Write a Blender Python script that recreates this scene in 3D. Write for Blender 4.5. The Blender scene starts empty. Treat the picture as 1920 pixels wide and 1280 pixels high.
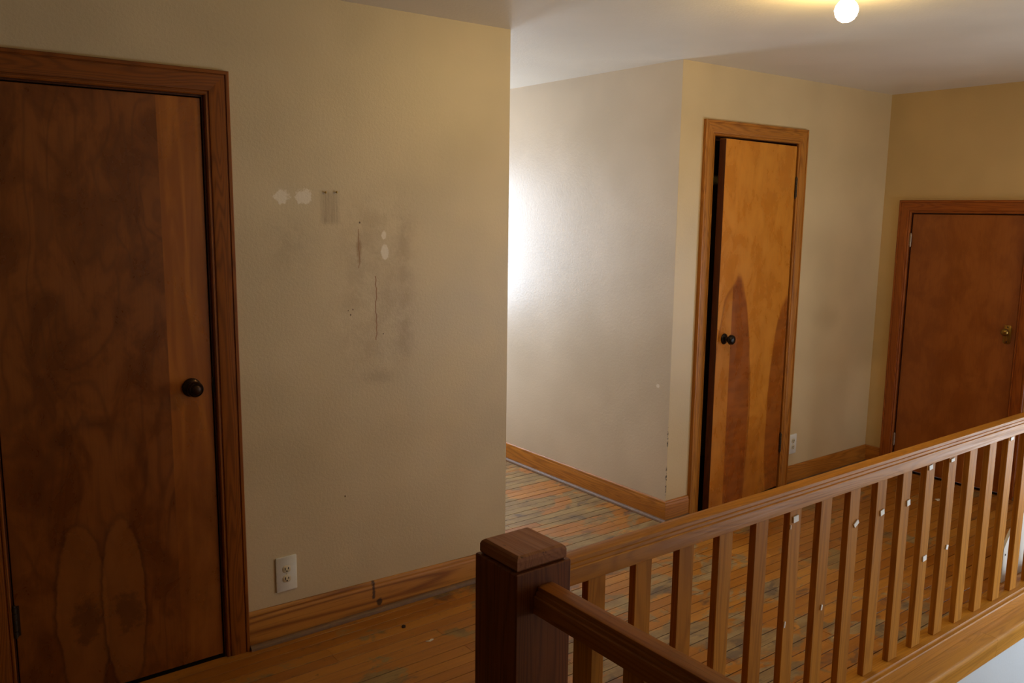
import bpy, bmesh, math, random
from mathutils import Vector, Matrix

# ------------------------------------------------------------------ camera
scene = bpy.context.scene
COL = scene.collection
YAW, PITCH, ROLL, FPX = 0.6513, -0.1539, 0.0120, 1594.8
CAM = Vector((-2.2494, -2.9862, 1.6565))
fw = Vector((math.sin(YAW) * math.cos(PITCH), math.cos(YAW) * math.cos(PITCH), math.sin(PITCH)))
rt = Vector((math.cos(YAW), -math.sin(YAW), 0))
up = rt.cross(fw)
r2 = math.cos(ROLL) * rt + math.sin(ROLL) * up
u2 = -math.sin(ROLL) * rt + math.cos(ROLL) * up
cd = bpy.data.cameras.new('camera')
cd.sensor_width = 36.0
cd.lens = FPX / 1920 * 36.0
cd.clip_start = 0.02
cam = bpy.data.objects.new('camera', cd)
COL.objects.link(cam)
m = Matrix.Identity(4)
for i in range(3):
    m[i][0], m[i][1], m[i][2], m[i][3] = r2[i], u2[i], -fw[i], CAM[i]
cam.matrix_world = m
scene.camera = cam

# ------------------------------------------------------------------ world, daylight, exposure
scene.view_settings.view_transform = 'Standard'
scene.view_settings.look = 'None'
scene.view_settings.exposure = 0.0
scene.view_settings.gamma = 1.0
scene.view_settings.use_curve_mapping = False
world = bpy.data.worlds.new('sky')
scene.world = world
world.use_nodes = True
bg = world.node_tree.nodes['Background']
bg.inputs[0].default_value = (0.75, 0.86, 1.0, 1)
bg.inputs[1].default_value = 1.0
cy = scene.cycles
world.cycles.sampling_method = 'NONE'
cy.max_bounces = 6; cy.diffuse_bounces = 4; cy.glossy_bounces = 3; cy.transparent_max_bounces = 6
cy.adaptive_threshold = 0.04
cy.caustics_reflective = False; cy.caustics_refractive = False

# room measures (metres): x along the long wall, y into the alcove, z up
H, W, XR = 2.404, 1.0772, 3.0396
XL, YB, YA = -4.40, -3.40, 2.60          # left wall, rear wall, alcove end wall
WIN_A = (0.10, 0.96, 0.85, 1.95)          # alcove window: x0 x1 z0 z1
WIN_S = (-2.80, -1.90, 0.10, 1.40)          # small stair window in the right wall: y0 y1 z0 z1
WIN_R = (1.60, 2.85, -0.25, 1.00)            # rear wall window across the stairwell: x0 x1 z0 z1

def daylight(name, loc, rot, sx, sy, power, col):
    ld = bpy.data.lights.new(name, 'AREA')
    ld.shape = 'RECTANGLE'; ld.size = sx; ld.size_y = sy
    ld.energy = power; ld.color = col
    o = bpy.data.objects.new(name, ld); COL.objects.link(o)
    o.location = loc; o.rotation_euler = rot
    return o
daylight('daylight_alcove', ((WIN_A[0] + WIN_A[1]) / 2, YA + 0.14, (WIN_A[2] + WIN_A[3]) / 2), (-math.pi / 2, 0, 0),
         WIN_A[1] - WIN_A[0], WIN_A[3] - WIN_A[2], 68, (0.66, 0.80, 1.0))
daylight('daylight_stair', (XR + 0.16, (WIN_S[0] + WIN_S[1]) / 2, (WIN_S[2] + WIN_S[3]) / 2), (0, math.pi / 2, 0),
         WIN_S[3] - WIN_S[2], WIN_S[1] - WIN_S[0], 40, (0.76, 0.88, 1.0))
daylight('daylight_rear', ((WIN_R[0] + WIN_R[1]) / 2, YB - 0.16, (WIN_R[2] + WIN_R[3]) / 2), (math.pi / 2, 0, 0),
         WIN_R[1] - WIN_R[0], WIN_R[3] - WIN_R[2], 34, (0.78, 0.88, 1.0))
BULB_STRENGTH = 315.0
BULB_XY = (0.420, -1.295)

# ------------------------------------------------------------------ node helpers
class NT:
    def __init__(self, name):
        self.mat = bpy.data.materials.new(name)
        self.mat.use_nodes = True
        self.t = self.mat.node_tree
        self.b = self.t.nodes['Principled BSDF']
    def n(self, kind, **kw):
        x = self.t.nodes.new(kind)
        for k, v in kw.items():
            setattr(x, k, v)
        return x
    def put(self, sock, v):
        if v is None: return
        if hasattr(v, 'links') or isinstance(v, bpy.types.NodeSocket):
            self.t.links.new(v, sock)
        elif isinstance(v, (tuple, list)) and sock.type == 'RGBA':
            sock.default_value = (*v[:3], 1)
        else:
            sock.default_value = v
    def m(self, op, a, b=None, c=None, clamp=False):
        x = self.n('ShaderNodeMath', operation=op, use_clamp=clamp)
        self.put(x.inputs[0], a)
        if b is not None: self.put(x.inputs[1], b)
        if c is not None: self.put(x.inputs[2], c)
        return x.outputs[0]
    def v(self, op, a, b=None):
        x = self.n('ShaderNodeVectorMath', operation=op)
        self.put(x.inputs[0], a)
        if b is not None: self.put(x.inputs[1], b)
        return x.outputs[0]
    def pos(self): return self.n('ShaderNodeNewGeometry').outputs['Position']
    def obj(self, spread=7.0):
        tc = self.n('ShaderNodeTexCoord').outputs['Object']
        r = self.n('ShaderNodeObjectInfo').outputs['Random']
        c = self.n('ShaderNodeCombineXYZ')
        self.put(c.inputs[0], self.m('MULTIPLY', r, spread)); self.put(c.inputs[1], self.m('MULTIPLY', r, spread * 2.3))
        self.put(c.inputs[2], self.m('MULTIPLY', r, spread * 3.1))
        return self.v('ADD', tc, c.outputs[0])
    def sep(self, v):
        s = self.n('ShaderNodeSeparateXYZ'); self.put(s.inputs[0], v); return s.outputs
    def noise(self, vec, scale, detail=3.0, rough=0.5, dist=0.0):
        x = self.n('ShaderNodeTexNoise')
        self.put(x.inputs['Vector'], vec)
        x.inputs['Scale'].default_value = scale; x.inputs['Detail'].default_value = detail
        x.inputs['Roughness'].default_value = rough; x.inputs['Distortion'].default_value = dist
        return x.outputs['Fac']
    def step(self, v, a, b, lo=0.0, hi=1.0):
        x = self.n('ShaderNodeMapRange', interpolation_type='SMOOTHSTEP')
        self.put(x.inputs[0], v); x.inputs[1].default_value = a; x.inputs[2].default_value = b
        x.inputs[3].default_value = lo; x.inputs[4].default_value = hi
        return x.outputs[0]
    def mix(self, f, a, b, mode='MIX'):
        x = self.n('ShaderNodeMix', data_type='RGBA', blend_type=mode)
        self.put(x.inputs[0], f); self.put(x.inputs[6], a); self.put(x.inputs[7], b)
        return x.outputs[2]
    def bump(self, h, strength, dist):
        x = self.n('ShaderNodeBump'); self.put(x.inputs['Height'], h)
        x.inputs['Strength'].default_value = strength; x.inputs['Distance'].default_value = dist
        self.t.links.new(x.outputs[0], self.b.inputs['Normal'])
    def done(self, col, rough=0.5, spec=0.5, metal=0.0, coat=0.0):
        self.put(self.b.inputs['Base Color'], col); self.put(self.b.inputs['Roughness'], rough)
        self.b.inputs['Specular IOR Level'].default_value = spec
        self.put(self.b.inputs['Metallic'], metal)
        if coat:
            self.b.inputs['Coat Weight'].default_value = coat; self.b.inputs['Coat Roughness'].default_value = 0.12
        return self.mat

def srgb(r, g, b):
    f = lambda c: c / 12.92 if c <= 0.04045 else ((c + 0.055) / 1.055) ** 2.4
    return (f(r / 255), f(g / 255), f(b / 255))

# ------------------------------------------------------------------ materials
def ell(t, X, Z, cx, cz, rx, rz, soft=0.25, nz=None, amp=0.5):
    """soft-edged ellipse mask, its outline broken by a noise"""
    dx = t.m('DIVIDE', t.m('SUBTRACT', X, cx), rx); dz = t.m('DIVIDE', t.m('SUBTRACT', Z, cz), rz)
    d = t.m('SQRT', t.m('ADD', t.m('MULTIPLY', dx, dx), t.m('MULTIPLY', dz, dz)))
    if nz is not None:
        d = t.m('ADD', d, t.m('MULTIPLY', t.m('SUBTRACT', nz, 0.5), amp))
    return t.step(d, 1 + soft, 1 - soft)

def rect(t, X, Z, x0, x1, z0, z1, s):
    a = t.m('MULTIPLY', t.step(X, x0 - s, x0 + s), t.step(X, x1 + s, x1 - s))
    b = t.m('MULTIPLY', t.step(Z, z0 - s, z0 + s), t.step(Z, z1 + s, z1 - s))
    return t.m('MULTIPLY', a, b)

def paint(name, col, marks=None, rough=0.42, tex=1.0, mottle=0.06, spec=0.5):
    t = NT(name)
    P = t.pos()
    big = t.noise(P, 2.2, 2, 0.55)
    c = t.mix(t.step(big, 0.3, 0.7), tuple(k * (1 - mottle) for k in col), tuple(min(1, k * (1 + mottle)) for k in col))
    if marks: c = marks(t, P, c)
    t.bump(t.noise(P, 85, 3, 0.7), 0.32 * tex, 0.0026)
    return t.done(c, t.step(big, 0.2, 0.8, rough - 0.04, rough + 0.06), spec)

WALLC = srgb(209, 189, 153)
def main_marks(t, P, c):
    s = t.sep(P); X, Y, Z = s[0], s[1], s[2]
    n1 = t.noise(P, 48, 4, 0.7); n2 = t.noise(P, 11, 4, 0.68); n3 = n1
    front = t.step(Y, 0.03, 0.01)
    # brown dirt veil where furniture stood
    veil = t.m('MULTIPLY', rect(t, X, Z, -0.80, -0.50, 1.02, 1.70, 0.10), t.step(n2, 0.32, 0.68))
    c = t.mix(t.m('MULTIPLY', veil, 0.26), c, srgb(136, 98, 48))
    edge = t.m('MULTIPLY', rect(t, X, Z, -0.545, -0.495, 1.05, 1.62, 0.045), t.step(n2, 0.25, 0.6))
    c = t.mix(t.m('MULTIPLY', edge, 0.28), c, srgb(128, 92, 42))
    left = rect(t, X, Z, -1.08, -0.93, 1.42, 1.62, 0.08)
    c = t.mix(t.m('MULTIPLY', t.m('MULTIPLY', left, t.step(n2, 0.4, 0.6)), 0.16), c, srgb(116, 88, 52))
    low = ell(t, X, Z, -0.64, 0.99, 0.06, 0.025, 0.8, n1, 2.6)
    c = t.mix(t.m('MULTIPLY', low, 0.22), c, srgb(116, 88, 52))
    # grey smear of a rubbed picture rail under the two nails
    streak = t.noise(t.v('MULTIPLY', P, (95, 1, 3)), 1.0, 2, 0.5)
    smear = t.m('MULTIPLY', rect(t, X, Z, -0.875, -0.805, 1.595, 1.715, 0.012), t.step(streak, 0.30, 0.70, 0.25, 1.0))
    c = t.mix(t.m('MULTIPLY', smear, 0.55), c, srgb(128, 100, 74))
    # filler patches
    pale = srgb(238, 226, 208)
    for (a, b, rx, rz, am) in ((-1.028, 1.693, 0.029, 0.025, 2.2), (-0.941, 1.694, 0.033, 0.026, 2.2),
                               (-0.613, 1.551, 0.011, 0.015, 1.0), (-0.609, 1.484, 0.017, 0.030, 0.9)):
        c = t.mix(t.m('MULTIPLY', ell(t, X, Z, a, b, rx, rz, 0.16, n1, am), 0.82), c, pale)
    # two dried drips
    rust = srgb(142, 84, 18)
    wob = t.m('MULTIPLY', t.m('SINE', t.m('ADD', t.m('MULTIPLY', Z, 46.0), t.m('MULTIPLY', t.m('SINE', t.m('MULTIPLY', Z, 131.0)), 0.9))), 0.0026)
    Xw = t.m('ADD', X, wob)
    for (x, z0, z1, w, k) in ((-0.722, 1.425, 1.575, 0.0015, 0.8), (-0.651, 1.138, 1.392, 0.0017, 1.0)):
        c = t.mix(t.m('MULTIPLY', rect(t, Xw, Z, x - w, x + w, z0, z1, 0.0011), t.step(n1, 0.22, 0.42, 0.35 * k, 0.95 * k)), c, rust)
    c = t.mix(t.m('MULTIPLY', ell(t, X, Z, -0.722, 1.50, 0.010, 0.045, 0.6, n1, 2.0), 0.55), c, srgb(150, 104, 44))
    # specks
    for (x, z, r) in ((-0.752, 1.265, 0.0024), (-0.772, 1.262, 0.002), (-0.762, 1.245, 0.003), (-0.62, 1.160, 0.002), (-0.717, 1.60, 0.003), (-0.80, 0.52, 0.003)):
        c = t.mix(ell(t, X, Z, x, z, r, r * 1.3, 0.4, n3, 0.6), c, srgb(92, 62, 30))
    return c
M_MAIN = paint('tan_wall_paint_marked', WALLC, main_marks)
def far_marks(t, P, c):
    s = t.sep(P); X, Y, Z = s[0], s[1], s[2]
    n1 = t.noise(P, 60, 4, 0.65); n2 = t.noise(P, 10, 3, 0.6)
    c = t.mix(t.m('MULTIPLY', ell(t, X, Z, 2.48, 1.02, 0.10, 0.07, 0.9, n2, 1.2), 0.18), c, srgb(124, 100, 66))
    # chipped arris of the outside corner
    near = t.m('MULTIPLY', t.step(t.m('ABSOLUTE', t.m('SUBTRACT', X, W)), 0.004, 0.002), t.step(t.m('ABSOLUTE', Y), 0.006, 0.003))
    zz = t.m('ADD', rect(t, X, Z, -9, 9, 0.42, 0.52, 0.01), rect(t, X, Z, -9, 9, 0.15, 0.30, 0.02), clamp=True)
    c = t.mix(t.m('MULTIPLY', t.m('MULTIPLY', near, zz), t.step(n1, 0.45, 0.55)), c, srgb(40, 30, 22))
    # pale nick on the alcove side
    d = t.m('MULTIPLY', ell(t, Y, Z, 0.085, 0.735, 0.012, 0.010, 0.2, n1, 1.2), t.step(X, W + 0.02, W + 0.005))
    c = t.mix(d, c, srgb(240, 228, 214))
    return c
M_FAR = paint('tan_wall_paint_far', srgb(212, 187, 142), far_marks, 0.38, spec=0.8)
M_ALC = paint('tan_alcove_paint_window_toned', srgb(210, 193, 172), far_marks, 0.38, spec=0.8)  # same tan paint, cool window light mixed into its colour
M_RIGHT = paint('tan_wall_paint_bulb_toned', srgb(210, 181, 128), None, 0.45)  # same tan paint, yellowed to carry the bulb's warm light
M_OTHER = paint('tan_wall_paint_plain', WALLC, None, 0.45)
M_CEIL = paint('white_ceiling_paint', srgb(226, 218, 204), None, 0.38, 1.3, 0.04)
M_WHITE = paint('white_stairwell_paint', srgb(206, 214, 220), None, 0.5, 0.6, 0.02)

def wood(name, dark, mid, light, axis='Z', ring=26.0, scale=9.0, rough=0.32, coat=0.0, space='obj', stretch=0.07, pore=0.35, ringmix=0.55, extra=None, bumpy=0.25, spec=0.4):
    t = NT(name)
    P = t.obj() if space == 'obj' else t.pos()
    st = {'X': (stretch, 1, 1), 'Y': (1, stretch, 1), 'Z': (1, 1, stretch)}[axis]
    fine = {'X': (0.02, 1, 1), 'Y': (1, 0.02, 1), 'Z': (1, 1, 0.02)}[axis]
    v = t.v('MULTIPLY', P, st)
    n1 = t.noise(v, scale, 2, 0.45, 0.35)
    rings = t.m('MULTIPLY_ADD', t.m('SINE', t.m('MULTIPLY', n1, ring * 6.283)), 0.5, 0.5)
    fib = t.noise(t.v('MULTIPLY', P, fine), 230, 3, 0.6)
    blot = t.noise(v, 3.0, 3, 0.6)
    c = t.mix(t.step(blot, 0.25, 0.75), mid, light)
    c = t.mix(t.m('MULTIPLY', t.m('POWER', rings, 2.0), ringmix), c, dark)
    c = t.mix(t.m('MULTIPLY', t.step(fib, 0.52, 0.72), pore), c, tuple(k * 0.45 for k in dark))
    if extra: c = extra(t, c)
    t.bump(fib, bumpy, 0.0006)
    return t.done(c, t.step(fib, 0.3, 0.7, rough - 0.05, rough + 0.1), spec, coat=coat)

OAKD, OAKM, OAKL = srgb(128, 72, 20), srgb(172, 106, 36), srgb(190, 124, 48)
M_OAKX = wood('oak_trim_along_x', OAKD, OAKM, OAKL, 'X')
M_OAKY = wood('oak_trim_along_y', OAKD, OAKM, OAKL, 'Y')
M_OAKZ = wood('oak_trim_upright', OAKD, OAKM, OAKL, 'Z')
D1 = (srgb(96, 48, 12), srgb(134, 72, 20), srgb(150, 84, 26))
M_DARKX = wood('dark_oak_casing_along_x', *D1, 'X', scale=11)
M_DARKZ = wood('dark_oak_casing_upright', *D1, 'Z', scale=11)
D3 = (srgb(116, 54, 14), srgb(156, 82, 24), srgb(168, 92, 32))
M_REDY = wood('reddish_casing_along_y', *D3, 'Y', scale=11)
M_REDZ = wood('reddish_casing_upright', *D3, 'Z', scale=11)
M_RAILX = wood('varnished_rail_along_x', srgb(136, 82, 22), srgb(174, 113, 32), srgb(190, 129, 42), 'X', rough=0.40, ringmix=0.38, pore=0.3, spec=0.15, bumpy=0.35)
M_RAILY = wood('varnished_rail_along_y', srgb(104, 56, 18), srgb(138, 80, 28), srgb(152, 92, 36), 'Y', rough=0.40, ringmix=0.38, pore=0.3, spec=0.15, bumpy=0.35)
M_BAL = wood('varnished_baluster_oak', srgb(130, 78, 22), srgb(170, 109, 32), srgb(188, 126, 42), 'Z', ring=14, rough=0.46, ringmix=0.4, pore=0.3, spec=0.12)
M_NEWEL = wood('dark_newel_oak', srgb(74, 36, 14), srgb(104, 56, 22), srgb(124, 70, 30), 'Z', rough=0.46, spec=0.25)
def cap_extra(t, c):
    n = t.noise(t.pos(), 38, 3, 0.6)
    return t.mix(t.m('MULTIPLY', t.step(n, 0.66, 0.74), 0.8), c, srgb(48, 26, 16))
M_CAP = wood('worn_newel_cap', srgb(112, 62, 34), srgb(146, 92, 54), srgb(168, 112, 72), 'Y', rough=0.5, spec=0.25, ringmix=0.4, extra=cap_extra)
M_NOSE = wood('landing_nosing_oak', srgb(148, 94, 28), srgb(184, 124, 40), srgb(198, 138, 50), 'X', rough=0.40, ringmix=0.38, pore=0.25, spec=0.35)

def board_extra(t, c):
    P = t.pos(); s = t.sep(P); X, Z = s[0], s[2]
    n = t.noise(P, 60, 3, 0.6)
    k = srgb(38, 24, 20)
    a = t.m('ADD', rect(t, t.m('ADD', X, t.m('MULTIPLY', n, 0.016)), Z, -0.683, -0.672, 0.06, 0.15, 0.004), ell(t, X, Z, -0.66, 0.04, 0.012, 0.016, 0.3, n, 1.0), clamp=True)
    return t.mix(t.m('MULTIPLY', a, 0.85), c, k)
M_BASE = wood('oak_baseboard_wide_grain', srgb(132, 76, 24), srgb(178, 114, 42), srgb(194, 132, 54), 'X', ring=9, scale=6, stretch=0.10, ringmix=0.85, rough=0.42, extra=board_extra)
def dusty(t, c):
    n = t.noise(t.pos(), 25, 3, 0.6)
    return t.mix(t.step(n, 0.3, 0.7, 0.50, 0.80), c, srgb(102, 78, 60))
M_QR = wood('dusty_quarter_round', srgb(100, 68, 40), srgb(140, 98, 58), srgb(160, 118, 74), 'X', extra=dusty, rough=0.5)

def veneer(name, dark, mid, light, figure=None, blotch=0.6, rough=0.3, ring=9.0, ringmix=0.45):
    t = NT(name)
    P = t.n('ShaderNodeTexCoord').outputs['Object']
    v = t.v('MULTIPLY', P, (1, 1, 0.30))
    n1 = t.noise(v, 5.0, 2, 0.45, 0.6)
    rings = t.m('POWER', t.m('MULTIPLY_ADD', t.m('SINE', t.m('MULTIPLY', n1, ring * 6.283)), 0.5, 0.5), 5.0)
    cloud = t.noise(t.v('MULTIPLY', P, (1, 1, 0.6)), 7.5, 6, 0.62, 0.5)
    fib = t.noise(t.v('MULTIPLY', P, (1, 1, 0.03)), 190, 2, 0.6)
    c = t.mix(t.step(cloud, 0.32, 0.68), mid, light)
    c = t.mix(t.m('MULTIPLY', t.step(cloud, 0.58, 0.40), blotch), c, dark)
    c = t.mix(t.m('MULTIPLY', rings, ringmix), c, dark)
    c = t.mix(t.m('MULTIPLY', t.step(fib, 0.45, 0.75), 0.22), c, dark)
    if figure: c = figure(t, P, c)
    t.bump(fib, 0.12, 0.0005)
    return t.done(c, t.step(cloud, 0.3, 0.7, rough - 0.05, rough + 0.07), 0.5, coat=0.12)

def fig1(t, P, c):          # door 1: object space = world x, z
    s = t.sep(P); X, Z = s[0], s[2]
    n = t.noise(P, 9, 4, 0.6)
    stile = t.m('MULTIPLY', t.step(X, -1.449, -1.446), 1.0)
    g = t.noise(t.v('MULTIPLY', P, (1, 1, 0.10)), 20, 3, 0.5, 0.8)
    sc = t.mix(t.step(g, 0.35, 0.65), srgb(150, 82, 22), srgb(182, 108, 36))
    c = t.mix(t.m('MULTIPLY', stile, t.step(Z, 0.55, 0.95, 0.30, 0.95)), c, sc)
    lite = srgb(146, 86, 34)
    rim = srgb(70, 34, 12)
    for (x, z, rx, rz) in ((-1.762, 0.30, 0.078, 0.30), (-1.632, 0.30, 0.066, 0.315)):
        o = ell(t, X, Z, x, z, rx * 1.10, rz * 1.04, 0.10, n, 0.45); i = ell(t, X, Z, x, z, rx, rz, 0.05, n, 0.45)
        c = t.mix(t.m('MULTIPLY', t.m('SUBTRACT', o, i, clamp=True), 0.7), c, rim)
        c = t.mix(t.m('MULTIPLY', i, 0.62), c, lite)
        c = t.mix(t.m('MULTIPLY', ell(t, X, Z, x + 0.01, z - 0.03, 0.04, 0.07, 0.4, t.noise(P, 22, 5, 0.7), 3.6), 0.5), c, rim)
    arch = t.m('SUBTRACT', ell(t, X, Z, -1.70, 0.60, 0.19, 0.38, 0.08, n, 0.3), ell(t, X, Z, -1.70, 0.60, 0.165, 0.35, 0.16, n, 0.3), clamp=True)
    return t.mix(t.m('MULTIPLY', t.m('MULTIPLY', arch, t.step(Z, 0.6, 0.75)), 0.40), c, rim)
M_D1 = veneer('dark_figured_birch_door', srgb(98, 48, 12), srgb(128, 68, 20), srgb(142, 80, 26), fig1, 0.55)
def fig2(t, P, c):          # door 2: x from the hinge edge (0 .. -0.72), z up
    s = t.sep(P); X, Z = s[0], s[2]
    n = t.noise(t.v('MULTIPLY', P, (1, 1, 0.4)), 7, 3, 0.5)
    wav = t.noise(t.v('MULTIPLY', P, (0.5, 1, 2.0)), 12, 3, 0.5)
    deep = t.mix(t.step(wav, 0.35, 0.65), srgb(124, 56, 13), srgb(150, 74, 20))
    a = ell(t, X, Z, -0.555, 0.42, 0.20, 0.86, 0.02, n, 0.22)
    ai = ell(t, X, Z, -0.555, 0.42, 0.192, 0.84, 0.05, n, 0.22)
    core = ell(t, X, Z, -0.535, 0.42, 0.165, 0.88, 0.03, n, 0.22)
    b = ell(t, X, Z, 0.03, 0.45, 0.20, 0.75, 0.04, n, 0.25)
    c = t.mix(t.m('MULTIPLY', a, 0.22), c, deep)
    c = t.mix(t.m('MULTIPLY', t.m('SUBTRACT', a, ai, clamp=True), 0.7), c, srgb(120, 56, 14))
    seam = t.step(X, -0.588, -0.582)
    c = t.mix(t.m('MULTIPLY', t.m('MULTIPLY', core, seam), 0.80), c, deep)
    c = t.mix(t.m('MULTIPLY', b, 0.75), c, deep)
    c = t.mix(t.m('MULTIPLY', rect(t, X, Z, -0.9, 0.1, -0.1, 0.42, 0.22), t.step(n, 0.3, 0.7, 0.1, 0.55)), c, deep)
    return c
M_D2 = veneer('orange_birch_door', srgb(176, 100, 26), srgb(204, 126, 38), srgb(214, 138, 46), fig2, 0.25, 0.28, ringmix=0.16)
M_D3 = veneer('reddish_plywood_door', srgb(120, 60, 16), srgb(150, 82, 26), srgb(162, 92, 32), None, 0.25, 0.34, ringmix=0.12)
M_JAMB = wood('dark_door_edge', srgb(58, 24, 10), srgb(76, 34, 14), srgb(88, 42, 18), 'Z')

def floor_mat(name):
    t = NT(name)
    O = t.obj(11.0); P = t.pos(); s = t.sep(P); X, Y = s[0], s[1]
    r = t.n('ShaderNodeObjectInfo').outputs['Random']
    v = t.v('MULTIPLY', O, (0.07, 1, 1))
    n1 = t.noise(v, 16, 2, 0.45, 0.4)
    rings = t.m('MULTIPLY_ADD', t.m('SINE', t.m('MULTIPLY', n1, 34)), 0.5, 0.5)
    fib = t.noise(t.v('MULTIPLY', O, (0.03, 1, 1)), 210, 3, 0.6)
    c = t.mix(r, srgb(166, 104, 34), srgb(190, 128, 48))
    c = t.mix(t.m('MULTIPLY', rings, 0.20), c, srgb(124, 66, 20))
    c = t.mix(t.m('MULTIPLY', t.step(fib, 0.5, 0.75), 0.22), c, srgb(82, 44, 16))
    ym = t.m('MODULO', t.sep(t.n('ShaderNodeTexCoord').outputs['Object'])[1], 0.057)
    seam = t.m('MAXIMUM', t.step(ym, 0.0040, 0.0012), t.step(ym, 0.0530, 0.0558))
    # worn-through varnish: bare grey boards where feet pass (the alcove, the middle of the hall)
    Pw = t.v('MULTIPLY', P, (0.62, 1, 1))
    w1 = t.noise(Pw, 4.6, 5, 0.66, 0.5); w2 = t.noise(t.v('MULTIPLY', P, (0.5, 1, 1)), 13, 4, 0.6)
    path = t.m('ADD', t.step(Y, -0.55, 0.10, 0.0, 0.125), t.m('MULTIPLY', ell(t, X, Y, 0.15, -0.95, 0.75, 0.75, 0.7), 0.12))
    path = t.m('MULTIPLY', path, t.step(X, -0.9, 0.0))
    worn = t.step(t.m('ADD', t.m('ADD', w1, path), t.m('MULTIPLY', t.m('SUBTRACT', r, 0.5), 0.07)), 0.565, 0.625)
    bare = t.mix(t.step(w2, 0.35, 0.65), srgb(126, 104, 68), srgb(160, 138, 92))
    bare = t.mix(t.m('MULTIPLY', t.step(fib, 0.45, 0.7), 0.5), bare, srgb(96, 78, 58))
    c = t.mix(t.m('MULTIPLY', worn, 0.85), c, bare)
    st = t.noise(t.v('ADD', Pw, (3.1, 7.7, 0)), 7.5, 4, 0.62, 0.4)
    stain = t.step(t.m('ADD', st, t.m('MULTIPLY', path, 0.45)), 0.61, 0.70)
    c = t.mix(t.m('MULTIPLY', stain, 0.62), c, srgb(78, 64, 58))
    c = t.mix(t.m('MULTIPLY', seam, 0.30), c, srgb(66, 38, 18))
    dirt = t.noise(P, 30, 4, 0.6)
    c = t.mix(t.m('MULTIPLY', t.step(dirt, 0.62, 0.74), 0.5), c, srgb(52, 32, 20))
    t.bump(t.m('ADD', fib, t.m('MULTIPLY', w2, 0.6)), 0.25, 0.0012)
    return t.done(c, t.m('ADD', t.step(w2, 0.3, 0.7, 0.30, 0.42), t.m('MULTIPLY', worn, 0.16)), 0.5)
M_FLOOR = floor_mat('worn_oak_strip_floor')

def plain(name, col, rough=0.5, metal=0.0, nscale=40, var=0.08, spec=0.5):
    t = NT(name)
    n = t.noise(t.n('ShaderNodeTexCoord').outputs['Object'], nscale, 3, 0.6)
    c = t.mix(n, tuple(k * (1 - var) for k in col), tuple(min(1, k * (1 + var)) for k in col))
    return t.done(c, rough, spec, metal)
M_SUB = plain('dark_subfloor', srgb(46, 28, 16), 0.8)
M_BRONZE = plain('aged_dark_bronze', srgb(58, 40, 28), 0.32, 0.85, 60, 0.3)
M_BLACKKNOB = plain('blackened_knob', srgb(34, 28, 26), 0.26, 0.6, 60, 0.3)
M_BRASS = plain('tarnished_brass', srgb(150, 118, 58), 0.28, 0.95, 60, 0.25)
M_HINGE = plain('dark_hinge_steel', srgb(66, 54, 40), 0.45, 0.7, 60, 0.3)
M_STEEL = plain('bright_hinge_pin', srgb(170, 150, 130), 0.3, 0.9, 60, 0.2)
M_PLATE = plain('white_outlet_plastic', srgb(226, 222, 210), 0.35)
M_IVORY = plain('ivory_outlet_plastic', srgb(214, 200, 166), 0.35)
M_SLOT = plain('dark_slot', srgb(24, 18, 12), 0.7)
M_TAPE = plain('white_tape_scrap', srgb(236, 234, 228), 0.6)
M_PORC = plain('white_porcelain', srgb(232, 230, 222), 0.25)
M_CHIP = plain('white_paint_chip', srgb(230, 222, 208), 0.7)
M_DARKBIT = plain('dark_dried_bit', srgb(44, 22, 14), 0.8)
M_BOARD = plain('white_painted_board', srgb(224, 220, 208), 0.5, 0, 12, 0.05)
M_SASH = plain('white_sash_paint', srgb(228, 226, 220), 0.4)
def glass():
    t = NT('window_glass')
    tr = t.n('ShaderNodeBsdfTransparent'); gl = t.n('ShaderNodeBsdfGlossy'); gl.inputs['Roughness'].default_value = 0.02
    mx = t.n('ShaderNodeMixShader'); mx.inputs[0].default_value = 0.06
    t.t.links.new(tr.outputs[0], mx.inputs[1]); t.t.links.new(gl.outputs[0], mx.inputs[2])
    t.t.links.new(mx.outputs[0], t.t.nodes['Material Output'].inputs['Surface'])
    return t.mat
M_GLASS = glass()
def bulbmat():
    t = NT('lit_bulb_glass')
    t.b.inputs['Base Color'].default_value = (1, 0.9, 0.75, 1)
    t.b.inputs['Emission Color'].default_value = (1.0, 0.70, 0.24, 1)
    t.b.inputs['Emission Strength'].default_value = BULB_STRENGTH
    return t.mat
M_BULB = bulbmat()

# ------------------------------------------------------------------ mesh helpers
def box(bm, x0, x1, y0, y1, z0, z1, bev=0.0, seg=1):
    r = bmesh.ops.create_cube(bm, size=1.0)
    vs = r['verts']
    for v in vs:
        v.co = Vector(((x0 + x1) / 2 + v.co.x * (x1 - x0), (y0 + y1) / 2 + v.co.y * (y1 - y0), (z0 + z1) / 2 + v.co.z * (z1 - z0)))
    if bev:
        es = list({e for v in vs for e in v.link_edges})
        bmesh.ops.bevel(bm, geom=es, offset=bev, segments=seg, affect='EDGES', profile=0.5)

def sweep(bm, prof, a, b, fn, skew=(0, 0)):
    """extrude a closed 2-D profile (p, q) from a to b; ends move by skew*p (mitres); fn(p, q, s) -> xyz"""
    A = [bm.verts.new(fn(p, q, a + skew[0] * p)) for p, q in prof]
    B = [bm.verts.new(fn(p, q, b + skew[1] * p)) for p, q in prof]
    n = len(prof)
    for i in range(n):
        bm.faces.new((A[i], A[(i + 1) % n], B[(i + 1) % n], B[i]))
    bm.faces.new(A[::-1]); bm.faces.new(B)

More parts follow.
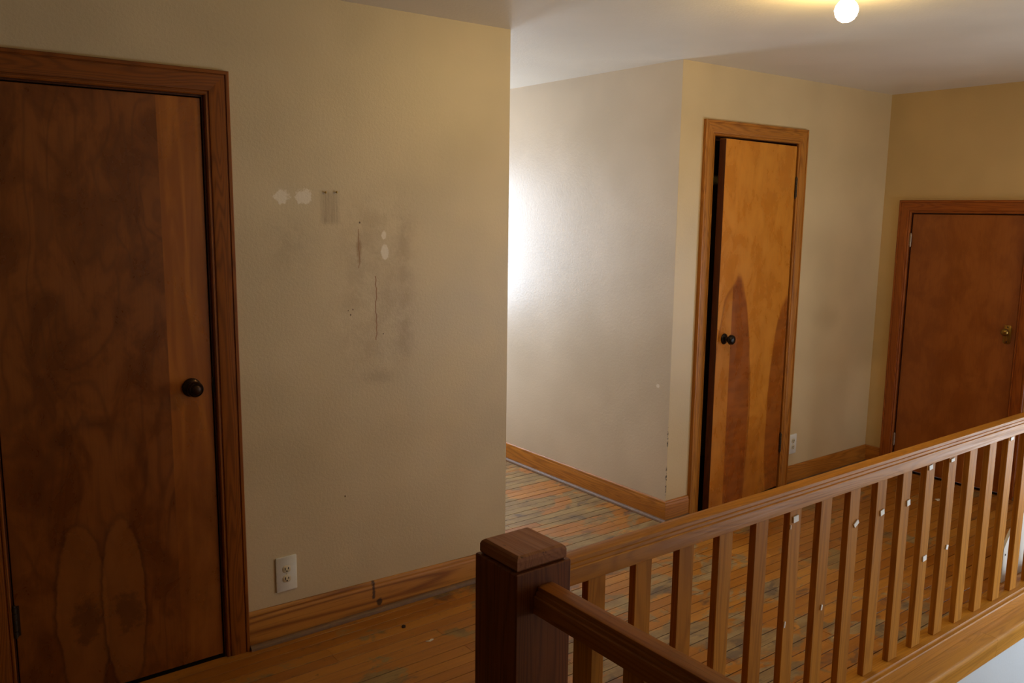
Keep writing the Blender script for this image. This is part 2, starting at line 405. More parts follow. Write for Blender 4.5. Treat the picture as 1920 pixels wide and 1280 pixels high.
def lathe(bm, prof, fn, seg=24):
    """prof: (radius, height); fn(x, y, h) -> xyz"""
    rings = []
    for r, h in prof:
        if r < 1e-6:
            rings.append([bm.verts.new(fn(0, 0, h))])
        else:
            rings.append([bm.verts.new(fn(r * math.cos(2 * math.pi * k / seg), r * math.sin(2 * math.pi * k / seg), h)) for k in range(seg)])
    for A, B in zip(rings, rings[1:]):
        for k in range(seg):
            j = (k + 1) % seg
            if len(A) == 1 and len(B) == 1: continue
            if len(A) == 1: bm.faces.new((A[0], B[j], B[k]))
            elif len(B) == 1: bm.faces.new((A[k], A[j], B[0]))
            else: bm.faces.new((A[k], A[j], B[j], B[k]))

def obj(name, bm, mat, parent=None, smooth=0):
    bmesh.ops.recalc_face_normals(bm, faces=bm.faces[:])
    me = bpy.data.meshes.new(name)
    bm.to_mesh(me); bm.free()
    me.materials.append(mat)
    if smooth:
        me.polygons.foreach_set('use_smooth', [True] * len(me.polygons))
        me.set_sharp_from_angle(angle=math.radians(smooth))
    o = bpy.data.objects.new(name, me); COL.objects.link(o)
    if parent: o.parent = parent
    return o

def empty(name, loc=(0, 0, 0)):
    o = bpy.data.objects.new(name, None); COL.objects.link(o); o.location = loc
    bpy.context.view_layer.update()
    return o
def tag(o, label, cat=None, group=None, kind=None):
    o['label'] = label
    if cat: o['category'] = cat
    if group: o['group'] = group
    if kind: o['kind'] = kind
    return o
def struct(o, label, cat): return tag(o, label, cat, kind='structure')
def new(): return bmesh.new()
def boxobj(name, dims, mat, parent=None, bev=0.0, seg=1, smooth=0):
    b = new(); box(b, *dims, bev, seg); return obj(name, b, mat, parent, smooth)

# ------------------------------------------------------------------ shell
T = 0.12
# door openings (clear): door 1 and 2 in the y = 0 wall, door 3 in the right wall
D1X0, D1X1, D1Z = -1.962, -1.300, 2.018
D2X0, D2X1, D2Z = 1.334, 2.060, 2.044
D3Y0, D3Y1, D3Z = -0.870, -0.196, 1.662
J = 0.018   # jamb thickness

b = new()
box(b, XL - T, D1X0 - J, 0, T, -0.02, H + 0.05)
box(b, D1X0 - J, D1X1 + J, 0, T, D1Z + J, H + 0.05)
box(b, D1X1 + J, 0.0, 0, T, -0.02, H + 0.05)
struct(obj('wall_center', b, M_MAIN), 'tan painted wall with filler patches, brown drips and a grey smear', 'wall')
b = new()
box(b, W, D2X0 - J, 0, T, -0.02, H + 0.05)
box(b, D2X0 - J, D2X1 + J, 0, T, D2Z + J, H + 0.05)
box(b, D2X1 + J, XR, 0, T, -0.02, H + 0.05)
struct(obj('wall_far', b, M_FAR), 'tan wall around the narrow ajar closet door', 'wall')
b = new(); box(b, W, W + 0.10, T, YA, -0.02, H + 0.05); box(b, W - 0.0012, W, 0.0006, YA, -0.02, H + 0.05)
struct(obj('wall_alcove_side', b, M_ALC), 'tan alcove side wall with cool window light put into its colour', 'wall')
b = new()
box(b, XR, XR + T, YB, WIN_S[0], -2.7, H + 0.05); box(b, XR, XR + T, WIN_S[0], WIN_S[1], -2.7, WIN_S[2]); box(b, XR, XR + T, WIN_S[0], WIN_S[1], WIN_S[3], H + 0.05)
box(b, XR, XR + T, WIN_S[1], D3Y0 - J, -2.7, H + 0.05); box(b, XR, XR + T, D3Y0 - J, D3Y1 + J, D3Z + J, H + 0.05); box(b, XR, XR + T, D3Y1 + J, 0.9, -0.02, H + 0.05)
struct(obj('wall_right', b, M_RIGHT), 'tan end wall with warm bulb light put into its colour, above and around the low door', 'wall')
b = new()
box(b, -T, WIN_A[0], YA, YA + T, -0.02, H + 0.05); box(b, WIN_A[1], W + 0.10, YA, YA + T, -0.02, H + 0.05)
box(b, WIN_A[0], WIN_A[1], YA, YA + T, -0.02, WIN_A[2]); box(b, WIN_A[0], WIN_A[1], YA, YA + T, WIN_A[3], H + 0.05)
box(b, -T, 0, T, YA, -0.02, H + 0.05)
struct(obj('wall_alcove', b, M_OTHER), 'tan alcove walls around its window, hidden behind the marked wall', 'wall')
b = new(); box(b, XL - T, XL, YB, 0, -0.02, H + 0.05)
struct(obj('wall_left', b, M_OTHER), 'plain tan wall past the dark door, out of view', 'wall')
b = new(); box(b, XL - T, WIN_R[0], YB - T, YB, -2.7, H + 0.05); box(b, WIN_R[1], XR + T, YB - T, YB, -2.7, H + 0.05)
box(b, WIN_R[0], WIN_R[1], YB - T, YB, -2.7, WIN_R[2]); box(b, WIN_R[0], WIN_R[1], YB - T, YB, WIN_R[3], H + 0.05)
struct(obj('wall_rear', b, M_OTHER), 'plain tan wall behind the camera', 'wall')
b = new(); box(b, XL - T, -T, 0.75, 0.87, -0.02, H + 0.05); box(b, W + 0.10, XR + T, 0.75, 0.87, -0.02, H + 0.05); box(b, XR + 0.70, XR + 0.82, -1.4, 0.9, -0.1, H); box(b, XR + T, XR + 0.82, -1.4, -1.3, -0.1, H)  # unseen closet box, added so sky light cannot leak round the doors
box(b, XR + T, XR + 0.82, 0.75, 0.87, -0.1, H); box(b, XR + T, XR + 0.82, -1.4, 0.87, -0.14, -0.04)
struct(obj('wall_closet_seal', b, M_OTHER), 'unseen closet walls added behind the doors to seal out sky light', 'wall')
b = new(); box(b, XL - T, XR + 0.9, YB - T, YA + T, H, H + 0.12)
ce = struct(obj('ceiling', b, M_CEIL), 'off-white painted ceiling with a bare lit bulb', 'ceiling')

# floor: subfloor slab with the stair opening left out, oak strips on it
SX0, SY0, SY1 = -1.03, YB, -1.640      # stair opening x0, y0, y1 (to the right wall)
b = new()
for (x0, x1, y0, y1) in ((XL, SX0, YB, T), (SX0, XR, SY1, T), (0, W, T, YA), (W + 0.10, XR, T, 0.75), (XL, -T, T, 0.75)):
    box(b, x0, x1, y0, y1, -0.20, -0.014)
fl = struct(obj('floor', b, M_SUB), 'worn orange oak strip floor with bare grey patches', 'floor')
pm = None
def plank_mesh():
    b = new()
    g = 0.0011; w = 0.057 - g; e = 0.0007
    prof = [(g, -0.0138), (w, -0.0138), (w, -e), (w - e, 0), (g + e, 0), (g, -e)]
    sweep(b, prof, 0.0, 1.0, lambda p, q, s: (s, p, q))
    bmesh.ops.recalc_face_normals(b, faces=b.faces[:])
    me = bpy.data.meshes.new('plank'); b.to_mesh(me); b.free(); me.materials.append(M_FLOOR)
    return me
pm = plank_mesh()
rng = random.Random(5)
PW = 0.057
def lay(x0, x1, y0, nrows, lmin, lmax):
    for r in range(nrows):
        x = x0 - rng.uniform(0, lmin)
        while x < x1 - 0.02:
            L = rng.uniform(lmin, lmax)
            a, e = max(x, x0), min(x + L, x1)
            if x1 - e < 0.12: e = x1
            if e - a > 0.015:
                o = bpy.data.objects.new('plank', pm); COL.objects.link(o)
                o.parent = fl; o.location = (a, y0 + r * PW, rng.uniform(-0.0006, 0.0006)); o.scale = (e - a - 0.0012, 1, 1)
            x = e if e == x1 else x + L
lay(-2.35, XR, -0.057 * 26, 26, 0.55, 1.5)
lay(0.0, W, 0.0, 35, 0.5, 1.2)
b = new()
def strips(x0, x1, y0, y1):
    y = y0
    while y < y1 - 0.01:
        box(b, x0, x1, y + 0.0009, min(y + PW, y1) - 0.0009, -0.0138, -0.0003); y += PW
strips(XL, -2.352, -0.057 * 26, 0); strips(XL, SX0 - 0.06, YB, -0.057 * 26 - 0.002)
st = obj('board_field', b, M_FLOOR, fl); st['kind'] = 'stuff'

# landing nosing (trim) and the white stairwell walls
NOSE = [(-1.486, -0.0005), (-1.486, -0.078), (-1.652, -0.078), (-1.652, -0.030), (-1.655, -0.024), (-1.6555, -0.012), (-1.652, -0.003), (-1.644, 0.0005)]
nr = struct(empty('trim_1'), 'varnished oak landing nosing along the stair opening under the railing', 'trim')
for x0, x1 in ((-1.172, 1.2035), (1.2045, XR)):
    b = new(); sweep(b, NOSE, x0, x1, lambda p, q, s: (s, p, q)); obj('nosing_board', b, M_NOSE, nr, 40)
b = new(); box(b, SX0 - 0.14, SX0 + 0.012, SY0, -1.657, -0.078, 0.0005, 0.004); struct(obj('trim_2', b, M_NOSE), 'oak edge board under the short railing', 'trim')
b = new()
box(b, SX0, XR, -1.6485, -1.52, -2.7, -0.079); box(b, SX0 - 0.1, SX0, SY0, -1.52, -2.7, -0.201)
struct(obj('wall_stairwell', b, M_WHITE), 'white wall of the stairwell below the oak nosing', 'wall')
# stairs going down towards the right wall are out of view: flight below the landing
b = new()
for k in range(11):
    box(b, SX0 + 0.25 * k, SX0 + 0.25 * (k + 1) + 0.02, SY0 + 0.002, -1.650, -0.2 * (k + 1) - 0.05, -0.2 * (k + 1), 0.006)
    box(b, SX0 + 0.25 * k, SX0 + 0.25 * k + 0.018, SY0 + 0.002, -1.650, -0.2 * (k + 1), -0.2 * k - 0.05)
box(b, SX0, XR, SY0, -1.632, -2.8, -2.7)
struct(obj('floor_stairs', b, M_NOSE), 'oak stairs descending in the stairwell', 'stairs')

# ------------------------------------------------------------------ windows (both outside the picture, they let the daylight in)
def window(name, mapf, u0, u1, z0, z1, label):
    r = struct(empty(name), label, 'window')
    fr = new()
    def bx(bm, a0, a1, t0, t1, c0, c1):
        P, Q = mapf(a0, t0), mapf(a1, t1)
        box(bm, min(P[0], Q[0]), max(P[0], Q[0]), min(P[1], Q[1]), max(P[1], Q[1]), c0, c1)
    for (a0, a1, c0, c1) in ((u0 - 0.07, u0, z0 - 0.07, z1 + 0.07), (u1, u1 + 0.07, z0 - 0.07, z1 + 0.07), (u0, u1, z1, z1 + 0.07), (u0, u1, z0 - 0.07, z0)):
        bx(fr, a0, a1, -0.018, -0.0005, c0, c1)
    obj('window_casing', fr, M_OAKZ, r)
    zm = (z0 + z1) / 2
    for k, (c0, c1, t0) in enumerate(((z0, zm + 0.015, 0.05), (zm - 0.015, z1, 0.08))):
        s = new()
        bx(s, u0, u0 + 0.03, t0, t0 + 0.03, c0, c1); bx(s, u1 - 0.03, u1, t0, t0 + 0.03, c0, c1)
        bx(s, u0 + 0.03, u1 - 0.03, t0, t0 + 0.03, c0, c0 + 0.03); bx(s, u0 + 0.03, u1 - 0.03, t0, t0 + 0.03, c1 - 0.03, c1)
        so = obj('sash', s, M_SASH, r)
        g = new(); bx(g, u0 + 0.03, u1 - 0.03, t0 + 0.012, t0 + 0.016, c0 + 0.03, c1 - 0.03); obj('pane', g, M_GLASS, so)
    s = new(); bx(s, u0 - 0.09, u1 + 0.09, -0.045, 0.048, z0 - 0.022, z0); obj('window_sill', s, M_OAKZ, r)
window('window_1', lambda u, t: (u, YA + t), *WIN_A, 'white sash window in the end of the alcove')
window('window_2', lambda u, t: (XR + t, u), *WIN_S, 'small white sash window above the stairwell')
window('window_3', lambda u, t: (u, YB - t), *WIN_R, 'wide white sash window behind the camera')

# ------------------------------------------------------------------ doors
def casing_prof(w, th):
    return [(0, 0), (0, th * 0.55), (0.004, th * 0.72), (0.009, th * 0.72), (0.0105, th * 0.60), (0.013, th * 0.60), (0.015, th * 0.80), (0.020, th * 0.86),
            (w - 0.017, th * 0.92), (w - 0.0155, th * 0.80), (w - 0.0135, th * 0.80), (w - 0.012, th), (w - 0.003, th), (w, th * 0.85), (w, 0)]
def casing(root, mp, u0, u1, zt, w, th, mh, mv, z0=0.0, names=('casing_side', 'casing_head')):
    """mp(u, t, z): t out of the wall. u0/u1/zt inner edges"""
    pr = casing_prof(w, th)
    b = new(); sweep(b, pr, z0, zt, lambda p, q, s: mp(u0 - p, q, s), (0, 1)); obj(names[0], b, mv, root, 30)
    b = new(); sweep(b, pr, z0, zt, lambda p, q, s: mp(u1 + p, q, s), (0, 1)); obj(names[0], b, mv, root, 30)
    b = new(); sweep(b, pr, u0, u1, lambda p, q, s: mp(s, q, zt + p), (-1, 1)); obj(names[1], b, mh, root, 30)

def jamb(root, mp, u0, u1, zt, mat, depth=T, stop_t=-0.045):
    def bx(bm, a0, a1, t0, t1, c0, c1):
        P, Q = mp(a0, t0, c0), mp(a1, t1, c1)
        box(bm, min(P[0], Q[0]), max(P[0], Q[0]), min(P[1], Q[1]), max(P[1], Q[1]), c0, c1)
    e = 0.0006
    b = new(); bx(b, u0 - J + e, u0, 0.0, -depth, 0, zt); obj('jamb', b, mat, root)
    b = new(); bx(b, u1, u1 + J - e, 0.0, -depth, 0, zt); obj('jamb', b, mat, root)
    b = new(); bx(b, u0 - J + e, u1 + J - e, 0.0, -depth, zt, zt + J - e); obj('jamb_head', b, mat, root)
    b = new(); bx(b, u0, u0 + 0.012, stop_t, stop_t - 0.03, 0, zt); bx(b, u1 - 0.012, u1, stop_t, stop_t - 0.03, 0, zt); bx(b, u0 + 0.012, u1 - 0.012, stop_t, stop_t - 0.03, zt - 0.012, zt)
    obj('door_stop', b, mat, root)

def hinge(root, mp, u, z, mat, side, L=0.09, t=0.006):
    b = new()
    for k in range(5):
        a = z - L / 2 + k * L / 5
        lathe(b, [(0, a + 0.0006), (0.0080, a + 0.0006), (0.0080, a + L / 5 - 0.0006), (0, a + L / 5 - 0.0006)], lambda x, y, h: mp(u + x, t + y, h), 10)
    lathe(b, [(0, z + L / 2), (0.0052, z + L / 2), (0.005, z + L / 2 + 0.006), (0, z + L / 2 + 0.009)], lambda x, y, h: mp(u + x, t + y, h), 10)
    lathe(b, [(0, z - L / 2 - 0.008), (0.005, z - L / 2 - 0.005), (0.0052, z - L / 2), (0, z - L / 2)], lambda x, y, h: mp(u + x, t + y, h), 10)
    if L < 0.08: return obj('hinge', b, mat, root, 40)
    P0, P1 = mp(u - 0.015, 0.0003, z), mp(u + 0.015, 0.0035, z)
    box(b, min(P0[0], P1[0]), max(P0[0], P1[0]), min(P0[1], P1[1]), max(P0[1], P1[1]), z - L / 2, z + L / 2)
    return obj('hinge', b, mat, root, 40)

def knob_turned(root, fn, mat, rose=0.034, r=0.029, proj=0.062, ringed=True):
    """fn(x, y, h): h out of the door"""
    b = new(); lathe(b, [(0, 0.0003), (rose, 0.0003), (rose, 0.003), (rose * 0.9, 0.007), (rose * 0.55, 0.011), (0.012, 0.013), (0.011, 0.026), (0, 0.026)], fn, 28)
    k = obj('rosette', b, mat, root, 50)
    p = proj
    pr = [(0, 0.025), (0.012, 0.025), (r * 0.72, 0.031), (r, 0.040), (r, 0.046), (r * 0.93, p - 0.009), (r * 0.80, p - 0.005)]
    if ringed: pr += [(r * 0.74, p - 0.0075), (r * 0.66, p - 0.0075), (r * 0.60, p - 0.003), (r * 0.4, p - 0.0005), (0, p)]
    else: pr += [(r * 0.5, p - 0.001), (0, p)]
    b = new(); lathe(b, pr, fn, 28); obj('knob', b, mat, root, 50)

# door 1: dark figured birch slab, closed
mp1 = lambda u, t, z: (u, -t, z)
d1 = struct(empty('door_1'), 'dark brown figured wood door with bronze knob beside the marked tan wall', 'door')
jamb(d1, mp1, D1X0, D1X1, D1Z, M_JAMB)
casing(d1, mp1, D1X0 - 0.006, D1X1 + 0.006, D1Z + 0.006, 0.084, 0.021, M_DARKX, M_DARKZ)
sl = boxobj('door_slab', (D1X0 + 0.003, D1X1 - 0.004, 0.003, 0.040, 0.012, D1Z - 0.004), M_D1, d1, 0.0015)
knob_turned(d1, lambda x, y, h: (-1.375 + x, 0.003 - h, 1.030 + y), M_BRONZE, 0.033, 0.0275, 0.060)
for z in (0.335, 1.80): hinge(d1, mp1, D1X0 + 0.001, z, M_HINGE, 1, 0.10, 0.008)
boxobj('latch_plate', (D1X1 - 0.0035, D1X1 + 0.003, -0.0015, 0.0025, 1.005, 1.06), M_SLOT, d1)

# door 2: narrow orange birch closet door, ajar towards the hall, hinged on the right
d2 = struct(empty('door_2'), 'narrow orange wood closet door standing ajar with a black knob', 'door')
jamb(d2, mp1, D2X0, D2X1, D2Z, M_JAMB)
casing(d2, mp1, D2X0 - 0.002, D2X1 + 0.006, D2Z + 0.004, 0.080, 0.020, M_OAKX, M_OAKZ)
ang = math.radians(5.4)
b = new(); box(b, -0.716, -0.004, 0.0, 0.040, 0.014, D2Z - 0.012, 0.0015)
sl = obj('door_slab', b, M_D2, d2); sl.location = (D2X1, -0.006, 0); sl.rotation_euler = (0, 0, ang)
b = new(); box(b, -0.7172, -0.7161, 0.0008, 0.0392, 0.016, D2Z - 0.014); obj('slab_edge_shade', b, M_JAMB, sl)  # thin dark sheet on the free edge, its shade put into the colour
def kfn(x, y, h):
    v = Vector((-0.648 + x, -h, 0.980 + y)); v.rotate(Matrix.Rotation(ang, 3, 'Z')); return v + Vector((D2X1, -0.006, 0))
knob_turned(d2, kfn, M_BLACKKNOB, 0.030, 0.027, 0.064, False)
for z in (0.287, 1.80): hinge(d2, mp1, D2X1 + 0.001, z, M_HINGE, -1, 0.11, 0.010)

# door 3: low door in the right wall
mp3 = lambda u, t, z: (XR - t, u, z)
d3 = struct(empty('door_3'), 'low reddish-brown plywood door with a small brass knob and back plate', 'door')
jamb(d3, mp3, D3Y0, D3Y1, D3Z, M_JAMB)
casing(d3, mp3, D3Y0 - 0.004, D3Y1 + 0.004, D3Z + 0.004, 0.078, 0.020, M_REDY, M_REDZ)
b = new(); box(b, XR + 0.004, XR + 0.036, D3Y0 + 0.003, D3Y1 - 0.004, 0.014, D3Z - 0.004, 0.0015); obj('door_slab', b, M_D3, d3)
for z in (0.20, 1.495): hinge(d3, mp3, D3Y1 - 0.002, z, M_STEEL, 1, 0.075, 0.004)
def rounded(bm, fn, hw, hh, r, t0, t1, n=5):
    pts = []
    for cx, cy, a0 in ((hw - r, hh - r, 0), (-hw + r, hh - r, 90), (-hw + r, -hh + r, 180), (hw - r, -hh + r, 270)):
        for k in range(n + 1):
            a = math.radians(a0 + 90 * k / n); pts.append((cx + r * math.cos(a), cy + r * math.sin(a)))
    A = [bm.verts.new(fn(x, y, t0)) for x, y in pts]; B = [bm.verts.new(fn(x, y, t1)) for x, y in pts]
    e = 0.0012
    C = [bm.verts.new(fn(x * (1 - e / hw), y * (1 - e / hh), t1 + e * 0.8)) for x, y in pts]
    k = len(pts)
    for i in range(k):
        j = (i + 1) % k
        bm.faces.new((A[i], A[j], B[j], B[i])); bm.faces.new((B[i], B[j], C[j], C[i]))
    bm.faces.new(A[::-1]); bm.faces.new(C)
f3 = lambda x, y, h: (XR + 0.004 - h, -0.822 - x, 0.968 + y)
b = new(); rounded(b, f3, 0.021, 0.055, 0.012, 0.0003, 0.0025); bp = obj('back_plate', b, M_BRASS, d3, 40)
for z in (-0.044, 0.044):
    b = new(); lathe(b, [(0.0045, 0.0034), (0.004, 0.0046), (0, 0.005)], lambda x, y, h: f3(x, y + z, h), 10); obj('screw', b, M_SLOT, bp, 40)
b = new(); lathe(b, [(0, 0.003), (0.009, 0.003), (0.0085, 0.016), (0.014, 0.022), (0.021, 0.030), (0.0225, 0.037), (0.020, 0.045), (0.012, 0.051), (0, 0.053)], lambda x, y, h: f3(x, y + 0.016, h), 24)
obj('knob', b, M_BRASS, d3, 60)

# ------------------------------------------------------------------ baseboards with quarter round
BASE = [(0, 0), (0.014, 0), (0.014, 0.094), (0.012, 0.100), (0.0105, 0.104), (0.0115, 0.108), (0.009, 0.114), (0.0055, 0.118), (0, 0.118)]
QR = [(0.0143, 0.0006)] + [(0.0143 + 0.018 * math.cos(math.radians(a)), 0.0006 + 0.018 * math.sin(math.radians(a))) for a in (0, 18, 36, 54, 72, 90)]
def baseboard(name, runs, label, mx, mq, hs=(1.0, 1.0)):
    r = struct(empty(name), label, 'baseboard')
    for (fn, a, b_, sk) in runs:
        bm = new()
        def scaled(p, q, s): 
            k = hs[0] + (hs[1] - hs[0]) * (s - a) / (b_ - a)
            return fn(p, q * k, s)
        sweep(bm, BASE, a, b_, scaled, sk); o = obj('board', bm, mx, r, 40)
        bm = new(); sweep(bm, QR, a, b_, fn, sk); obj('quarter_round', bm, mq, r, 50)
    return r
wy = lambda p, q, s: (s, -p - 0.0004, q)
baseboard('baseboard_center', [(wy, D1X1 + 0.0905, 0.0, (0, 1)), ], 'oak baseboard with wide grain and dusty quarter round under the marked wall', M_BASE, M_QR, (1.24, 1.0))
baseboard('baseboard_far', [(wy, W, D2X0 - 0.0826, (-1, 0)), (wy, D2X1 + 0.0866, XR, (0, -1))], 'oak baseboard pieces either side of the ajar closet door', M_OAKX, M_QR)
wa = lambda p, q, s: (W - p - 0.0004, s, q)
baseboard('baseboard_alcove', [(wa, 0.0, YA, (-1, 0))], 'long oak baseboard with glossy lip along the alcove side', M_OAKY, M_QR)
wr = lambda p, q, s: (XR - p - 0.0004, s, q)
baseboard('baseboard_right', [(wr, D3Y1 + 0.0826, -0.0005, (0, -1)), (wr, -1.46, D3Y0 - 0.0826, (0, 0))], 'short oak baseboard in the corner beside the low door', M_OAKY, M_QR)

# ------------------------------------------------------------------ long railing
RC = -1.5125
half = [(0.0325, 0.766), (0.0335, 0.767), (0.0335, 0.8045), (0.0325, 0.8065), (0.0305, 0.8075), (0.0275, 0.8080), (0.0270, 0.8090), (0.0270, 0.8150), (0.0262, 0.8163), (0.0245, 0.8168), (0.0225, 0.8172), (0.0220, 0.8180), (0.0220, 0.8255), (0.0210, 0.8275), (0.0185, 0.8285), (0.006, 0.8292)]
RAIL = half + [(-p, q) for p, q in half[::-1]]
NX, NY, NP = -1.095, -1.523, 0.079
rl = tag(empty('stair_railing', (NX + NP, RC, 0)), 'long varnished oak railing with slat balusters along the stair opening', 'railing')
rl_inv = Matrix.Translation(Vector((-(NX + NP), -RC, 0)))
def under(o, parent, inv):
    o.matrix_parent_inverse = inv; return o
b = new(); sweep(b, RAIL, NX + NP + 0.0005, XR - 0.001, lambda p, q, s: (s, RC + p, q)); under(obj('handrail', b, M_RAILX, rl, 35), rl, rl_inv)
SHOE = [(-1.486, 0.0012), (-1.5775, 0.0012), (-1.5785, 0.046), (-1.5755, 0.0495), (-1.566, 0.0505), (-1.562, 0.052), (-1.5585, 0.0555), (-1.553, 0.0565), (-1.492, 0.0565), (-1.487, 0.053)]
b = new(); sweep(b, SHOE, NX + NP + 0.0005, XR - 0.016, lambda p, q, s: (s, p, q)); under(obj('bottom_rail', b, M_RAILX, rl, 30), rl, rl_inv)
BW, BT, BZ0, BZ1 = 0.060, 0.023, 0.0567, 0.7662
def baluster_mesh(sx, sy):
    b = new(); box(b, 0, sx, 0, sy, BZ0, BZ1, 0.0016)
    bmesh.ops.recalc_face_normals(b, faces=b.faces[:])
    me = bpy.data.meshes.new('baluster'); b.to_mesh(me); b.free(); me.materials.append(M_BAL); return me
bme = baluster_mesh(BW, BT)
bals = []
for k in range(24):
    o = bpy.data.objects.new('baluster', bme); COL.objects.link(o); o.parent = rl
    o.matrix_parent_inverse = rl_inv
    o.location = (-0.9045 + 0.1646 * k, -1.5405, 0)
    bals.append(o)
bpy.context.view_layer.update()
def tape(x, z, w, h, rot):
    k = min(range(len(bals)), key=lambda i: abs(bals[i].location.x + BW / 2 - x))
    bo = bals[k]
    b = new(); box(b, -w / 2, w / 2, -0.004, 0, -h / 2, h / 2, 0.0008)
    o = obj('tape_scrap', b, M_TAPE, bo)
    lx = min(max(x - bo.location.x, w / 2 + 0.001), BW - w / 2 - 0.001)
    o.location = (lx, -0.0002, z); o.rotation_euler = (0, rot, 0)
for a in ((-0.054, 0.736, 0.026, 0.021, -0.1), (0.290, 0.645, 0.028, 0.016, -0.55), (0.450, 0.649, 0.024, 0.020, -0.2), (0.623, 0.648, 0.022, 0.022, -0.15),
          (0.777, 0.403, 0.026, 0.021, -0.1), (0.945, 0.406, 0.016, 0.018, 0.3), (0.764, 0.753, 0.026, 0.018, -0.15), (0.927, 0.752, 0.026, 0.013, -0.1),
          (1.424, 0.757, 0.026, 0.014, -0.1), (0.12, 0.399, 0.008, 0.018, 0.2), (-0.080, 0.399, 0.006, 0.020, 0.1), (-0.13, 0.715, 0.004, 0.014, 0)):
    tape(*a)

# ------------------------------------------------------------------ newel post
nw = tag(empty('newel_post', (NX, NY, 0)), 'square dark oak newel post where the two railings meet', 'newel post')
nv = Matrix.Translation(Vector((-NX, -NY, 0)))
b = new()
box(b, NX - NP, NX + NP, NY - NP, NY + NP, 0.001, 0.868, 0.0025); under(obj('post', b, M_NEWEL, nw), nw, nv)
b = new()
s = 0.071
for (hw, z) in (): pass
lv = [(s - 0.004, 0.8685), (s, 0.874), (s, 0.892), (s - 0.003, 0.899), (s - 0.009, 0.9035)]
ringv = [[b.verts.new((NX + sx * h, NY + sy * h, z)) for sx, sy in ((-1, -1), (1, -1), (1, 1), (-1, 1))] for h, z in lv]
for A, B in zip(ringv, ringv[1:]):
    for i in range(4): b.faces.new((A[i], A[(i + 1) % 4], B[(i + 1) % 4], B[i]))
b.faces.new(ringv[0][::-1]); b.faces.new(ringv[-1])
under(obj('cap', b, M_CAP, nw), nw, nv)

# ------------------------------------------------------------------ short railing coming towards the camera
SC = -1.092
sr = tag(empty('stair_railing', (SC, NY - NP, 0)), 'short dark oak railing running from the newel post towards the camera', 'railing')
sv = Matrix.Translation(Vector((-SC, -(NY - NP), 0)))
YE = -3.38
b = new(); sweep(b, RAIL, YE, NY - NP - 0.0005, lambda p, q, t_: (SC + p, t_, q)); under(obj('handrail', b, M_RAILY, sr, 35), sr, sv)
b = new(); sweep(b, [(SC - 0.045, 0.0012), (SC + 0.045, 0.0012), (SC + 0.045, 0.052), (SC + 0.038, 0.0565), (SC - 0.038, 0.0565), (SC - 0.045, 0.052)], YE, NY - NP - 0.0005, lambda p, q, t_: (p, t_, q))
under(obj('bottom_rail', b, M_RAILY, sr), sr, sv)
bme2 = baluster_mesh(0.028, 0.058)
for k in range(10):
    o = bpy.data.objects.new('baluster', bme2); COL.objects.link(o); o.parent = sr; o.matrix_parent_inverse = sv
    o.location = (SC - 0.016, -1.775 - 0.150 * k, 0)

# ------------------------------------------------------------------ outlets
def outlet(cx, cz, w, h, label):
    r = tag(empty('wall_outlet', (cx, 0, cz)), label, 'outlet')
    inv = Matrix.Translation(Vector((-cx, 0, -cz)))
    P = lambda x, y, t: (cx + x, -t - 0.0004, cz + y)
    b = new(); rounded(b, P, w / 2, h / 2, 0.004, 0, 0.0055, 3); pl = under(obj('cover_plate', b, M_PLATE, r, 40), r, inv)
    for dz in (0.0195, -0.0195):
        b = new(); rounded(b, lambda x, y, t: P(x, y + dz, t), 0.0165, 0.0145, 0.0115, 0.0062, 0.0075, 5)
        rc = under(obj('receptacle', b, M_IVORY, r, 40), r, inv)
        for (x0, x1, y0, y1) in ((-0.0078, -0.0052, -0.003, 0.007), (0.0052, 0.0078, -0.002, 0.006)):
            b = new(); box(b, cx + x0, cx + x1, -0.0100, -0.0086, cz + dz + y0, cz + dz + y1); obj('slot', b, M_SLOT, rc)
        b = new(); lathe(b, [(0.0026, 0.0082), (0.0026, 0.0096), (0, 0.0096)], lambda x, y, t: P(x, y + dz - 0.0085, t), 10); obj('ground_hole', b, M_SLOT, rc)
    b = new(); lathe(b, [(0.003, 0.006), (0.0026, 0.0078), (0, 0.0082)], lambda x, y, t: P(x, y, t), 10); under(obj('screw', b, M_IVORY, r, 40), r, inv)
outlet(-1.054, 0.263, 0.083, 0.138, 'white duplex outlet low on the marked wall beside the dark door')
outlet(2.200, 0.256, 0.070, 0.122, 'pale duplex outlet low beside the ajar closet door')

# ------------------------------------------------------------------ ceiling bulb in its porcelain holder
BX, BY = BULB_XY
lp = tag(empty('ceiling_bulb', (BX, BY, H)), 'bare lit bulb in a white porcelain holder on the ceiling', 'light')
lv_ = Matrix.Translation(Vector((-BX, -BY, -H)))
f = lambda x, y, h: (BX + x, BY + y, H - 0.0005 - h)
b = new(); lathe(b, [(0, 0), (0.056, 0), (0.056, 0.007), (0.050, 0.014), (0.034, 0.020), (0.030, 0.034), (0.026, 0.036), (0, 0.036)], f, 32); under(obj('lampholder', b, M_PORC, lp, 40), lp, lv_)
b = new(); lathe(b, [(0.0, 0.0362), (0.014, 0.0362), (0.016, 0.044), (0.026, 0.054), (0.0345, 0.066), (0.038, 0.080), (0.0345, 0.096), (0.026, 0.109), (0.014, 0.1165), (0, 0.119)], f, 28)
under(obj('bulb_glass', b, M_BULB, lp, 60), lp, lv_)

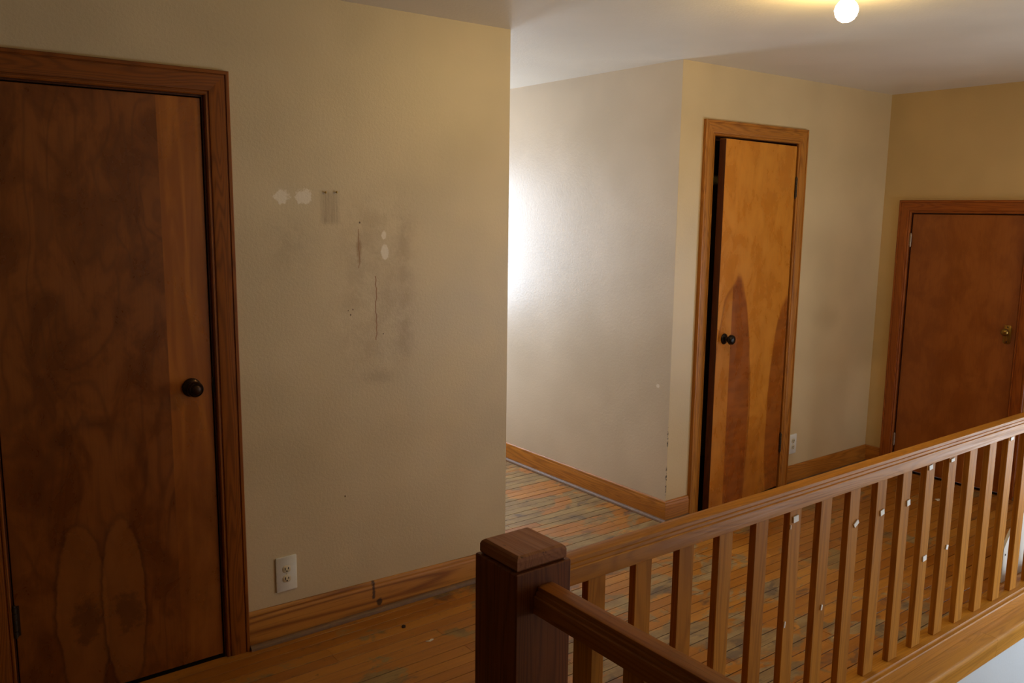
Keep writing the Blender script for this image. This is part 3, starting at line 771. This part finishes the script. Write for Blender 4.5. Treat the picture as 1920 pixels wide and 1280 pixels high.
# ------------------------------------------------------------------ small things
def nail(x, z, label):
    b = new(); lathe(b, [(0, 0.0), (0.0012, 0.0), (0.0012, 0.006), (0.004, 0.006), (0.004, 0.0078), (0.002, 0.009), (0, 0.009)], lambda a, c, h: (x + a, -h - 0.0002, z + c), 10)
    tag(obj('picture_nail', b, M_BRASS, None, 40), label, 'nail', 'nails above the grey smear')
nail(-0.859, 1.711, 'small brass nail over the smear, on the filler patch side')
nail(-0.814, 1.713, 'small brass nail over the smear, farther from the filler patches')
def chip(name, x, y, pts, mat, label, cat, h=0.0012, z=0.0008, rot=0.0, bend=0.0):
    b = new()
    c, s_ = math.cos(rot), math.sin(rot)
    q = [(x + px * c - py * s_, y + px * s_ + py * c, bend * abs(px) * 2) for px, py in pts]
    A = [b.verts.new((a, d, z)) for a, d, e in q]; B = [b.verts.new((a, d, z + h + e)) for a, d, e in q]
    n = len(q)
    for i in range(n): b.faces.new((A[i], A[(i + 1) % n], B[(i + 1) % n], B[i]))
    b.faces.new(A[::-1]); b.faces.new(B)
    tag(obj(name, b, mat), label, cat)
chip('paint_chip', -0.624, -0.352, [(-0.017, 0.006), (-0.004, -0.006), (0.016, -0.003), (0.010, 0.005), (-0.002, 0.002)], M_CHIP, 'white paint chip on the floor between baseboard and newel post', 'chip', 0.0015, 0.0008, 0.2, 0.1)
chip('dark_crumb', -0.650, -0.196, [(-0.008, -0.006), (0.004, -0.008), (0.009, 0.002), (0.002, 0.009), (-0.007, 0.005)], M_DARKBIT, 'dark brown crumb on the floor near the stained baseboard', 'crumb', 0.006)
chip('dark_crumb', 0.54, -1.29, [(-0.013, -0.004), (0.002, -0.006), (0.013, 0.0), (0.005, 0.005), (-0.008, 0.004)], M_DARKBIT, 'dark flat crumb on the floor seen between two balusters', 'crumb', 0.004)
chip('paint_chip', 2.66, -0.69, [(-0.022, -0.010), (0.012, -0.014), (0.024, 0.004), (-0.006, 0.014)], M_CHIP, 'pale paint chip on the floor in front of the low door', 'chip', 0.002)
# white board leaning behind the far end of the railing
wb = tag(empty('leaning_board', (1.80, -1.43, 0)), 'white painted board leaning behind the railing at the picture edge', 'board')
wv = Matrix.Translation(Vector((-1.80, 1.43, 0)))
b = new()
pts = [(1.755, 0.002), (2.30, 0.002), (2.36, 0.36), (2.05, 0.30), (1.86, 0.215), (1.785, 0.150)]
sweep(b, pts, -1.430, -1.418, lambda p, q, t_: (p, t_ + q * 0.10, q)); under(obj('board_face', b, M_BOARD, wb), wb, wv)
b = new(); lathe(b, [(0.0, 0.0), (0.005, 0.0), (0.005, 0.0006), (0, 0.0006)], lambda x, y, h: (1.800 + x, -1.4302 + 0.012 - h, 0.122 + y), 12); under(obj('bolt_hole', b, M_SLOT, wb), wb, wv)
